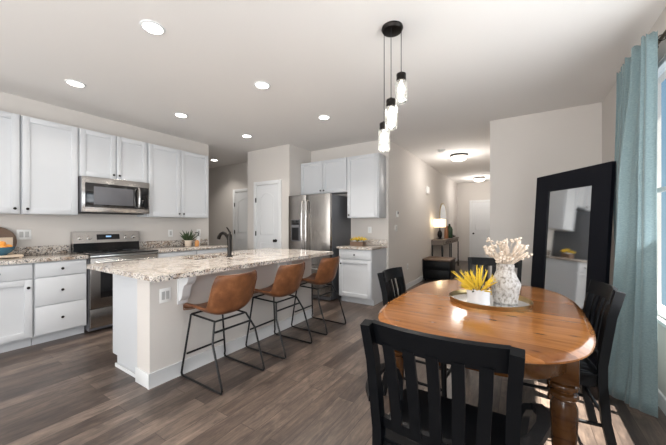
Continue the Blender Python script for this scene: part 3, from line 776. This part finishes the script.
# ================================================================== DINING CHAIRS (faces +y locally)
def make_chair(label, arms=False, K=1.0):
    t = thing('dining_chair', label, 'chair', (0, 0, 0), 0, 'black slat-back dining chairs')
    W2 = .20
    # seat
    pts = [(-.205, -.20), (.205, -.20), (.225, .0), (.232, .17), (.215, .215), (-.215, .215), (-.232, .17), (-.225, .0)]
    obj('seat', MB().prism(pts, .43, .458, 'z', .008), 'black', t, local=True)
    obj('seat_rails', MB().box(-.19, .19, -.19, -.168, .375, .43).box(-.19, .19, .168, .19, .375, .43).box(-.205, -.183, -.17, .17, .375, .43).box(.183, .205, -.17, .17, .375, .43), 'black', t, local=True)
    for s_ in (-1, 1):
        x = s_ * W2
        back = [(x * .99, -.255, 0), (x, -.215, .20), (x, -.20, .40), (x, -.20, .50), (x * 1.02, -.215, .62), (x * 1.04, -.235, .77), (x * 1.08, -.268, .910)]
        # smooth the post
        P = []
        for i in range(len(back) - 1):
            for k in range(3):
                u = k / 3; P.append(tuple(back[i][j] * (1 - u) + back[i + 1][j] * u for j in range(3)))
        P.append(back[-1])
        obj('rear_post', MB().tube(P, 0, sq=(.034, .042)), 'black', t, local=True)
        obj('front_leg', MB().tube([(s_ * .19, .18, .43), (s_ * .192, .183, .30), (s_ * .195, .19, 0)], [.021, .019, .014], 14), 'black', t, local=True)
        obj('side_stretcher', MB().tube([(s_ * .196, -.22, .17), (s_ * .194, .186, .17)], .010), 'black', t, local=True)
    obj('front_stretcher', MB().tube([(-.193, .185, .24), (.193, .185, .24)], .010), 'black', t, local=True)
    obj('rear_stretcher', MB().tube([(-.196, -.212, .22), (.196, -.212, .22)], .010), 'black', t, local=True)
    # top rail, bowed backwards
    def rail(z0, z1, y0, y1, w, bow=.035, th=.02):
        rows = []
        for z, y in ((z0, y0), ((z0 + z1) / 2, (y0 + y1) / 2), (z1, y1)):
            rows.append([(w * (-1 + 2 * k / 14), y - bow * (1 - (-1 + 2 * k / 14) ** 2), z) for k in range(15)])
        return MB().grid(rows, th)
    obj('top_rail', rail(.832, .912, -.241, -.262, .206), 'black', t, local=True, ang=50)
    obj('lower_rail', rail(.505, .545, -.198, -.203, .195, .018), 'black', t, local=True, ang=50)
    for k in range(5):
        x = -.14 + .07 * k; q = 1 - (x / .2) ** 2
        pth = [(x * .92, -.198 - .018 * q, .52), (x * .95, -.210 - .020 * q, .62), (x, -.222 - .026 * q, .74), (x * 1.03, -.243 - .034 * q, .845)]
        obj('slat', MB().tube(pth, 0, sq=(.036, .012)), 'black', t, local=True)
    if K != 1:
        for c_ in kids(t):
            for v_ in c_.data.vertices: v_.co.x *= K
    if arms:
        for s_ in (-1, 1):
            arm = [(s_ * .235, -.205, .60), (s_ * .275, -.15, .605), (s_ * .302, -.06, .605), (s_ * .308, .03, .60), (s_ * .292, .09, .59), (s_ * .265, .115, .57), (s_ * .25, .12, .53), (s_ * .242, .10, .48), (s_ * .235, .08, .445)]
            P = []
            for i in range(len(arm) - 1):
                for k in range(4):
                    u = k / 4; P.append(tuple(arm[i][j] * (1 - u) + arm[i + 1][j] * u for j in range(3)))
            P.append(arm[-1])
            obj('armrest', MB().tube(P, 0, sq=(.038, .022)), 'black', t, local=True, ang=50)
    return t
c0 = make_chair('black slat-back armchair in the foreground with its back to the camera', True, 1.075); c0.location = (-.238, 1.235, 0)
c1 = make_chair('black slat-back chair on the kitchen side of the dining table', False, .80); c1.location = (-.60, 2.19, 0); c1.rotation_euler.z = -PI / 2 - .05
c2 = copy_tree(c1, 'black slat-back chair between the dining table and the curtain'); c2.location = (.16, 2.27, 0); c2.rotation_euler.z = PI / 2 + .12
c3 = copy_tree(c0, 'black slat-back armchair at the far end of the table facing the camera'); c3.location = (-.23, 3.24, 0); c3.rotation_euler.z = PI

# ---- table centrepiece
TZ = .7602
tr = thing('serving_tray', 'round brass-rimmed tray in the middle of the dining table', 'tray', (-.175, 2.19, TZ))
obj('tray_base', MB().lathe([(0, 0), (.225, 0), (.228, .006), (.225, .010), (0, .010)], (0, 0, 0), 64), 'mirror', tr, local=True)
obj('rim', MB().lathe([(.229, 0), (.238, .0), (.244, .026), (.240, .028), (.229, .008)], (0, 0, 0), 64), 'gold', tr, local=True)
PZ = TZ + .0105
p = thing('potted_plant', 'yellow spiky flowers in a white pot on the brass tray', 'plant', (-.2215, 2.05, PZ))
obj('pot', MB().lathe([(0, 0), (.060, 0), (.064, .004), (.068, .09), (.068, .098), (.062, .098), (.060, .085), (0, .085)], (0, 0, 0), 40), 'white_ceramic', p, local=True)
obj('soil', MB().lathe([(0, .0851), (.0595, .0851), (.0595, .09), (0, .092)], (0, 0, 0), 24), 'dirt', p, local=True)
def sprays(cnt, r0, h0, h1, spread, thick, seed, z0=.08, leaf=7, avoid=None):
    rnd = random.Random(seed); m_ = MB()
    for i in range(cnt):
        a = rnd.uniform(0, 2 * PI); e_ = spread * math.sqrt(rnd.uniform(.0, 1)); L = rnd.uniform(h0, h1)
        d = Vector((math.cos(a) * math.sin(e_), math.sin(a) * math.sin(e_), math.cos(e_)))
        if avoid is not None and d.dot(avoid) > .48: continue
        st = Vector((math.cos(a) * r0 * e_ / spread, math.sin(a) * r0 * e_ / spread, z0))
        pts = [st + d * L * u + Vector((0, 0, -.02 * u * u)) for u in (0, .3, .55, .8, 1)]
        m_.tube(pts, [thick * .4, thick * 1.0, thick * 1.1, thick * .8, thick * .15], 6)
        for q in range(leaf):
            u = .25 + .65 * q / leaf; c_ = st + d * L * u
            dd = (d + Vector((rnd.uniform(-.8, .8), rnd.uniform(-.8, .8), rnd.uniform(-.2, .8)))).normalized()
            m_.tube([c_, c_ + dd * .009, c_ + dd * .020], [.0018, .0022, .0004], 5)
    return m_
obj('flowers', sprays(60, .045, .09, .19, 1.22, .0046, 3, .085, 6, Vector((.76, .64, 0))), 'yellow', p, local=True)
obj('leaves', sprays(14, .04, .05, .09, 1.2, .004, 9, .08, 2), 'green', p, local=True)
v = thing('vase', 'whitewashed carved vase holding dried flowers on the tray', 'vase', (-.079, 2.17, PZ))
obj('body', MB().lathe([(0, 0), (.062, 0), (.068, .006), (.072, .04), (.080, .085), (.086, .115), (.081, .135), (.066, .165), (.052, .20), (.045, .215), (.047, .245), (.050, .25), (.044, .25), (.038, .22), (0, .21)], (0, 0, 0), 48), 'vase', v, local=True)
obj('neck_band', MB().lathe([(.0485, .213), (.0495, .215), (.0510, .235), (.0505, .24), (.0485, .24)], (0, 0, 0), 48), 'vase', v, local=True)
df = MB(); rnd = random.Random(5)
for i in range(64):
    a = rnd.uniform(0, 2 * PI); e_ = .95 * math.sqrt(rnd.random()); L = rnd.uniform(.06, .19)
    d = Vector((math.cos(a) * math.sin(e_), math.sin(a) * math.sin(e_), math.cos(e_)))
    st = Vector((d.x * .022, d.y * .022, .23)); pts = [st, st + d * L * .5, st + d * L]
    df.tube(pts, .0018, 5)
    tip = st + d * L
    if i % 2: df.tube([tip - d * .035, tip - d * .015, tip + d * .01, tip + d * .03], [.003, .008, .010, .002], 7)
    else:
        for q in range(6):
            o_ = Vector((rnd.uniform(-1, 1), rnd.uniform(-1, 1), rnd.uniform(-1, 1))) * .014; df.ico(.009, tip + o_, 1)
obj('dried_flowers', df, 'cream', v, local=True)

# ================================================================== PENDANT LIGHT
pl = thing('pendant_light', 'three-jar pendant light with dark round canopy over the dining table', 'pendant light', (-.805, 2.085, H))
obj('canopy', MB().lathe([(0, 0), (.078, 0), (.08, -.012), (.07, -.028), (.03, -.036), (0, -.037)], (0, 0, 0), 40), 'knob', pl, local=True)
for (x, y, zt) in ((-.745, 2.11, 2.39), (-.797, 2.04, 2.185), (-.876, 2.10, 2.045)):
    lx, ly, lz = x + .805, y - 2.085, zt - H
    cd = obj('cord', MB().tube([(lx, ly, -.012), (lx, ly, lz)], .0028, 8), 'blackmetal', pl, local=True)
    jr = obj('jar', MB().lathe([(.030, -.052), (.040, -.058), (.045, -.068), (.045, -.205), (.041, -.215), (0, -.217), (0, -.213), (.039, -.211), (.042, -.203), (.042, -.07), (.038, -.061), (.030, -.056)], (lx, ly, lz), 36), 'jar', pl, local=True)
    obj('cap', MB().lathe([(0, .012), (.010, .012), (.012, .002), (.034, -.002), (.036, -.010), (.034, -.035), (.036, -.04), (.036, -.055), (0, -.055)], (lx, ly, lz), 32), 'knob', jr, local=True)
    obj('bulb', MB().lathe([(.010, -.056), (.012, -.075), (.024, -.10), (.027, -.12), (.022, -.14), (.010, -.152), (0, -.155)], (lx, ly, lz), 20), 'bulb', jr, local=True)
    light('POINT', 'pendant_glow', (x, y, zt - .25), PEND_W, (1, .93, .84), .03)

# ================================================================== LEANING FLOOR MIRROR
def mirror_thing():
    Wm, Hm, Bd, Th = .872, 1.785, .178, .032
    t = thing('floor_mirror', 'tall rectangular floor mirror with wide black frame leaning in the corner', 'mirror')
    def fr(a0, a1, b0, b1): return MB().box(a0, a1, -Th / 2, Th / 2, b0, b1, .004)
    f = MB()
    q = Bd
    f.prism([(0, 0), (Wm, 0), (Wm - q, q), (q, q)], -Th / 2, Th / 2, 'y'); f.prism([(0, Hm), (q, Hm - q), (Wm - q, Hm - q), (Wm, Hm)], -Th / 2, Th / 2, 'y')
    f.prism([(0, 0), (q, q), (q, Hm - q), (0, Hm)], -Th / 2, Th / 2, 'y'); f.prism([(Wm, 0), (Wm, Hm), (Wm - q, Hm - q), (Wm - q, q)], -Th / 2, Th / 2, 'y')
    obj('frame', f, 'frame_black', t, local=True)
    obj('glass', MB().box(q - .002, Wm - q + .002, -.004, .002, q - .002, Hm - q + .002), 'mirror', t, local=True)
    obj('backing', MB().box(.03, Wm - .03, Th / 2, Th / 2 + .006, .03, Hm - .03), 'brownwood', t, local=True)
    return t
mt = mirror_thing()
A = Vector((.176, 4.06, 1.80)); B = Vector((.666, 3.339, 1.80))
ux = (B - A).normalized(); nrm = Vector((ux.y, -ux.x, 0))   # towards the room
if nrm.dot(Vector((-1, -1, 0))) < 0: nrm = -nrm
lean = .06
up = Vector((-nrm.x * lean, -nrm.y * lean, 1)).normalized(); yy_ = up.cross(ux)
R_ = Matrix((ux, yy_, up)).transposed()
Hm = 1.785; org = A - up * Hm; org.z = .018
mt.matrix_world = Matrix.Translation(org) @ R_.to_4x4()
mt.location = org; mt.rotation_euler = R_.to_euler()

# ================================================================== CURTAIN
cr_ = thing('curtain_rod', 'dark metal curtain rod above the right-hand window', 'curtain rod', (.755, 2.6, 2.49))
obj('rod', MB().tube([(.782, 3.43, 2.49), (.782, .55, 2.49)], .011, 14), 'rod', cr_)
obj('finial', MB().lathe([(.011, 0), (.017, .008), (.019, .02), (.012, .035), (0, .04)], (.782, 3.43, 2.49), 16, 'y'), 'knob', cr_)
for yy in (3.40, .85, .6):
    obj('bracket', MB().tube([(XR, yy, 2.49), (.782, yy, 2.478)], .007).box(XR - .006, XR, yy - .02, yy + .02, 2.45, 2.53), 'knob', cr_)
top = [(.77, 3.57), (.72, 3.50), (.785, 3.43), (.715, 3.35), (.785, 3.27), (.715, 3.18), (.785, 3.08), (.715, 2.98), (.785, 2.88), (.73, 2.80), (.775, 2.75)]
mid = [(.77, 3.57), (.71, 3.50), (.78, 3.42), (.70, 3.34), (.785, 3.24), (.69, 3.14), (.78, 3.06), (.67, 2.97), (.74, 2.89), (.70, 2.81), (.77, 2.755)]
bot = [(.785, 3.50), (.72, 3.42), (.775, 3.33), (.67, 3.26), (.76, 3.18), (.60, 3.08), (.68, 3.03), (.535, 2.95), (.62, 2.865), (.655, 2.80), (.755, 2.735)]
def catmull(P, cnt):
    Q = [Vector(p) for p in P]; Q = [2 * Q[0] - Q[1]] + Q + [2 * Q[-1] - Q[-2]]; out = []
    segs = len(P) - 1
    for k in range(cnt + 1):
        u = min(k / cnt * segs, segs - 1e-6); i = int(u); f_ = u - i
        a, b_, c_, d_ = Q[i], Q[i + 1], Q[i + 2], Q[i + 3]
        out.append(.5 * ((2 * b_) + (c_ - a) * f_ + (2 * a - 5 * b_ + 4 * c_ - d_) * f_ ** 2 + (3 * b_ - a - 3 * c_ + d_) * f_ ** 3))
    return out
CN = 320
top = [(.680 + (x - .715) * 1.05, 2.74 + (y - 2.75) * .78) for x, y in top]
mid = [(min(.80, .715 + (x - .73) * 1.7), 2.745 + (y - 2.755) * .93) for x, y in mid]
mid[-1] = (.752, 2.745); mid[-2] = (.685, 2.80); top[-1] = (.755, 2.74); mid[0] = (.80, 3.50)
T_, M_, B_ = catmull(top, CN), catmull(mid, CN), catmull(bot, CN)
rows = []
for k in range(33):
    w = k / 32; z = 2.53 - (2.53 - .012) * w
    row = []
    for j in range(CN + 1):
        if w < .45: q = w / .45; q = q * q * (3 - 2 * q); p_ = T_[j].lerp(M_[j], q)
        else: q = (w - .45) / .55; q = q ** 1.25; p_ = M_[j].lerp(B_[j], q)
        rp_ = .011 * math.sin(j * 2 * PI / 20 + .6 * math.sin(j * .05)) * (1 - .3 * w) * min(1, (CN - j) / 30)
        p_ = p_ + Vector((-rp_, -rp_ * .6))
        row.append((p_.x, p_.y, z + (.006 * math.sin(j * .55) if k == 0 else 0)))
    rows.append(row)
ct = thing('curtain', 'dusty teal floor-length curtain hanging at the right-hand window', 'curtain', (.74, 3.1, .012))
cl = obj('cloth', MB().grid(rows), 'curtain', ct, ang=80)
sm = cl.modifiers.new('thickness', 'SOLIDIFY'); sm.thickness = .002; sm.offset = 0
for y_ in (3.32, 3.2, 3.05, 2.9, 2.77):
    obj('ring', MB().tube([(.782 + .019 * math.cos(a), y_, 2.49 + .019 * math.sin(a)) for a in [2 * PI * k / 16 for k in range(16)]], .0028, 6, closed=True), 'knob', ct)

# ================================================================== WALL PLATES
def plate_x(name, x, y, z, w, h, label, cat, detail='outlet', mat='plate'):
    t = thing(name, label, cat, (x, y, z - h / 2))
    obj('plate', MB().box(x, x + .006, y - w / 2, y + w / 2, z - h / 2, z + h / 2, .002), mat, t)
    n_ = max(1, round(w / .06))
    for k in range(n_):
        yc = y + (k - (n_ - 1) / 2) * .046
        obj('socket' if detail == 'outlet' else 'rocker', MB().box(x + .006, x + .009, yc - .016, yc + .016, z - .033, z + .033, .001), 'socket', t)
plate_x('wall_outlet', XL, .935, 1.155, .12, .115, 'white double outlet plate on the wall beside the round board', 'outlet')
plate_x('wall_outlet', XL, 2.62, 1.13, .075, .115, 'white outlet plate on the wall behind the succulent', 'outlet')
plate_x('light_switch', XL, 3.12, 1.13, .075, .115, 'white switch plate near the right end of the kitchen wall', 'switch', 'switch')
plate_x('light_switch', XH, 5.08, 1.21, .115, .115, 'white switch plate on the hall wall below the thermostat', 'switch', 'switch')
plate_x('wall_outlet', XH, 5.72, .44, .075, .115, 'white outlet low on the hall wall above the baseboard', 'outlet')
th_ = thing('thermostat', 'small grey thermostat on the hall wall above the switch', 'thermostat', (XH, 5.13, 1.42))
obj('case', MB().box(XH, XH + .02, 5.085, 5.175, 1.41, 1.52, .005), 'plate', th_); obj('screen', MB().box(XH + .02, XH + .022, 5.10, 5.16, 1.46, 1.51), 'greyplastic', th_)
single('door_chime', MB().box(XH, XH + .045, 7.08, 7.24, 2.02, 2.18, .01), 'plate', 'white chime box high on the hall wall', 'chime', (XH, 7.16, 2.02))
tp = thing('wall_outlet', 'white outlet plate above the small counter by the refrigerator', 'outlet', (-2.24, YF, 1.12))
obj('plate', MB().box(-2.275, -2.205, YF - .006, YF, 1.12, 1.235, .002), 'plate', tp); obj('socket', MB().box(-2.256, -2.224, YF - .009, YF - .006, 1.145, 1.21), 'trim', tp)

# ================================================================== SMALL OBJECTS: left counter
KZ = CZ1 + .001
bd = MB().lathe([(0, 0), (.158, 0), (.165, .006), (.165, .012), (.158, .018), (0, .018)], (0, 0, 0), 56)
bd.box(-.02, .02, .155, .215, .004, .014, .003)
bd.xf(Matrix.Translation((-4.775, .70, KZ + .168)) @ Matrix.Rotation(math.radians(83), 4, 'Y') @ Matrix.Rotation(PI, 4, 'Z'))
single('round_board', bd, 'brownwood', 'round dark wood serving board leaning against the wall', 'serving board', (-4.75, .70, KZ))
tb = thing('wood_riser', 'pale wood riser tray under the blue bowl on the left counter', 'tray', (-4.56, .70, KZ))
obj('top', MB().box(-4.66, -4.46, .54, .86, KZ + .012, KZ + .034, .003), 'palewood', tb)
for a in (-4.64, -4.49):
    for c in (.56, .83): obj('foot', MB().box(a, a + .02, c, c + .02, KZ, KZ + .012), 'palewood', tb)
bw = thing('fruit_bowl', 'blue glazed bowl of oranges on the left counter', 'bowl', (-4.56, .72, KZ + .035))
obj('bowl', MB().lathe([(0, 0), (.035, 0), (.037, .006), (.07, .03), (.092, .07), (.096, .085), (.092, .085), (.066, .034), (.03, .012), (0, .010)], (0, 0, 0), 40), 'blue', bw, local=True)
lo = ['orange at the top of the fruit in the blue bowl', 'orange on the left side of the blue bowl', 'orange at the front of the blue bowl', 'orange on the right side of the blue bowl', 'orange at the back of the blue bowl']
for i, (a, c, z, r_) in enumerate([(0, 0, .118, .03), (0, -.043, .082, .031), (.043, .0, .080, .031), (0, .045, .082, .031), (-.044, 0, .082, .030)]):
    single('orange', MB().ico(r_, (-4.56 + a, .72 + c, KZ + .035 + z), 3, (1, 1, .95)), 'orange', lo[i], 'orange', (-4.56 + a, .72 + c, KZ + .035 + z - r_ * .95), 'oranges in the blue bowl')
sg = MB().box(-4.705, -4.685, .58, .82, KZ, KZ + .215, .003)
single('wood_block_sign', sg, 'palewood', 'plain pale wood block standing behind the blue bowl', 'sign', (-4.69, .70, KZ))

# right counter: succulent, soap bottle, candle
sp = thing('potted_plant', 'spiky green succulent in a cream pot on the kitchen counter', 'plant', (-4.60, 2.78, KZ))
obj('pot', MB().lathe([(0, 0), (.040, 0), (.044, .005), (.055, .09), (.056, .10), (.050, .10), (.048, .088), (0, .086)], (0, 0, 0), 32), 'cream', sp, local=True)
lf = MB(); rnd = random.Random(4)
for i in range(26):
    a = i * 2.4; e_ = .06 + .95 * (i / 26) ** .8; L = rnd.uniform(.15, .24) * (1 - .25 * i / 26)
    d = Vector((math.cos(a) * math.sin(e_), math.sin(a) * math.sin(e_), math.cos(e_)))
    st = Vector((d.x * .02, d.y * .02, .08)); lf.tube([st, st + d * L * .4, st + d * L * .75 + Vector((0, 0, .004)), st + d * L], [.008, .011, .007, .001], 6)
obj('leaves', lf, 'green', sp, local=True)
ob = thing('soap_bottle', 'clear soap bottle with black hooked pump on the kitchen counter', 'bottle', (-4.60, 2.96, KZ))
obj('bottle', MB().lathe([(0, 0), (.028, 0), (.03, .006), (.03, .14), (.012, .165), (.012, .175), (0, .175)], (0, 0, 0), 24), 'white_ceramic', ob, local=True)
obj('pump', MB().tube([(0, 0, .175), (0, 0, .215), (0, -.02, .228), (0, -.06, .222)], [.007, .007, .007, .006], 10).cyl(.014, .168, .185), 'knob', ob, local=True)
single('amber_jar', MB().lathe([(0, 0), (.03, 0), (.033, .005), (.036, .06), (.03, .085), (.022, .09), (.022, .10), (0, .10)], (-4.52, 2.885, KZ), 24), 'candle', 'small amber glass jar beside the succulent', 'jar', (-4.52, 2.885, KZ))
# fridge-side counter
wb = thing('wood_box_planter', 'yellow flowers in a low box planter on the small counter', 'plant', (-2.30, 4.38, KZ))
bx_ = MB().box(-.12, .12, -.055, .055, 0, .012).box(-.12, -.11, -.055, .055, .012, .075).box(.11, .12, -.055, .055, .012, .075).box(-.11, .11, -.055, -.045, .012, .075).box(-.11, .11, .045, .055, .012, .075)
obj('box', bx_, 'brownwood', wb, local=True)
for k, x in enumerate((-.06, .055)):
    pt = obj('cup', MB().lathe([(0, .0125), (.034, .0125), (.04, .095), (.042, .10), (.036, .10), (.034, .09), (0, .09)], (x, 0, 0), 24), 'white_ceramic', wb, local=True)
    fl = sprays(26, .03, .05, .10, 1.25, .007, 20 + k, .09, 3); fl.xf(Matrix.Translation((x, 0, 0))); obj('flowers', fl, 'yellow', pt, local=True)
    fl = sprays(10, .03, .04, .07, 1.3, .006, 30 + k, .09, 2); fl.xf(Matrix.Translation((x, 0, 0))); obj('leaves', fl, 'green', pt, local=True)

# ================================================================== HALL FURNITURE
CY0, CY1, CX1 = 7.55, 9.75, -1.595
cs = thing('console_table', 'long console table with wood drawers on black metal legs in the hall', 'table', ((XH + CX1) / 2, (CY0 + CY1) / 2, 0))
obj('tabletop', MB().box(XH + .01, CX1, CY0, CY1, .865, .895, .003), 'consolewood', cs)
obj('drawer_case', MB().box(XH + .015, CX1 - .02, CY0 + .02, CY1 - .02, .76, .864), 'consolewood', cs)
for k in range(4):
    a = CY0 + .04 + k * (CY1 - CY0 - .08) / 4; c = a + (CY1 - CY0 - .08) / 4 - .02
    d = obj('drawer', MB().box(CX1 - .02, CX1 - .006, a, c, .77, .858, .002), 'consolewood', cs); knob(0, d, CX1 - .006, (a + c) / 2, .815, (1, 0, 0))
for y_ in (CY0 + .02, (CY0 + CY1) / 2, CY1 - .02):
    for x_ in (XH + .03, CX1 - .02):
        obj('leg', MB().box(x_ - .015, x_ + .015, y_ - .015, y_ + .015, 0, .759), 'blackmetal', cs)
obj('lower_frame', MB().box(XH + .045, CX1 - .035, CY0 + .01, CY0 + .03, .12, .14).box(CX1 - .03, CX1 - .01, CY0 + .035, CY1 - .035, .12, .14), 'blackmetal', cs)
L0 = (-1.745, 7.86, .896)
lp = thing('table_lamp', 'lit table lamp with square cream shade on the hall console', 'lamp', L0)
obj('base', MB().lathe([(0, 0), (.075, 0), (.075, .015), (.03, .025), (.045, .06), (.06, .12), (.05, .19), (.02, .23), (.012, .25), (.012, .33), (0, .33)], (0, 0, 0), 28), 'black', lp, local=True)
sh = MB().prism([(-.13, -.13), (.13, -.13), (.13, .13), (-.13, .13)], .31, .52, 'z', .01)
obj('lamp_shade', sh, 'shade', lp, local=True)
light('POINT', 'table_lamp_glow', (L0[0] - .02, L0[1] - .25, 1.35), 2.0, (1, .78, .5), .08)
am = thing('wall_mirror', 'small arched wall mirror above the hall console', 'mirror', (XH, 8.85, 1.28))
def arch(y0, y1, z0, z1, ins=0):
    r_ = (y1 - y0) / 2; yc = (y0 + y1) / 2; P = [(y0, z0), (y1, z0)]
    for k in range(17):
        an = PI * k / 16; P.append((yc + r_ * math.cos(an), z1 - .32 + .32 * math.sin(an)))
    return P
obj('frame', MB().prism(arch(8.45, 9.25, 1.28, 1.90), XH + .001, XH + .02, 'x'), 'gold', am)
obj('glass', MB().prism(arch(8.49, 9.21, 1.31, 1.86), XH + .0201, XH + .022, 'x'), 'mirror', am)
single('wood_vase', MB().lathe([(0, .896), (.05, .896), (.055, .91), (.05, 1.1), (.035, 1.2), (.04, 1.25), (0, 1.25)], (-1.70, 8.42, 0), 24), 'copperish', 'tall brown wooden vase right of the lit table lamp', 'vase', (-1.70, 8.42, .896))
gb = thing('green_bottle', 'tall dark green bottle on the hall console', 'bottle', (-1.70, 8.85, .896))
obj('glass', MB().lathe([(0, 0), (.085, 0), (.09, .01), (.09, .24), (.07, .30), (.03, .34), (.026, .40), (0, .40)], (0, 0, 0), 28), plain('dark_green_glass', (.03, .07, .035), .25), gb, local=True)
sg2 = MB()
rnd = random.Random(8)
bw2 = thing('greenery_bowl', 'low bowl of grey-green sprigs at the far end of the console', 'plant', (-1.73, 9.35, .896))
obj('bowl', MB().lathe([(0, 0), (.06, 0), (.11, .05), (.105, .05), (.055, .01), (0, .01)], (0, 0, 0), 24), 'brownwood', bw2, local=True)
obj('sprigs', sprays(22, .05, .05, .12, 1.3, .008, 44, .02, 4), plain('grey_green_leaf', (.12, .15, .12), .7), bw2, local=True)
tk = thing('storage_chest', 'low black chest with dark wood top in front of the hall console', 'chest', (-1.58, 7.05, 0))
obj('body', MB().box(-1.87, -1.29, 6.76, 7.40, .04, .46, .006), 'black', tk)
obj('top', MB().box(-1.88, -1.28, 6.75, 7.41, .461, .495, .004), 'brownwood', tk)
for k in range(2): 
    d = obj('drawer', MB().box(-1.85, -1.31, 6.748, 6.7595, .07 + .2 * k, .25 + .2 * k, .003), 'black', tk); knob(0, d, -1.58, 6.748, .16 + .2 * k, (0, -1, 0))
for a in (-1.85, -1.35):
    for c in (6.78, 7.34): obj('foot', MB().box(a, a + .04, c, c + .04, 0, .039), 'black', tk)
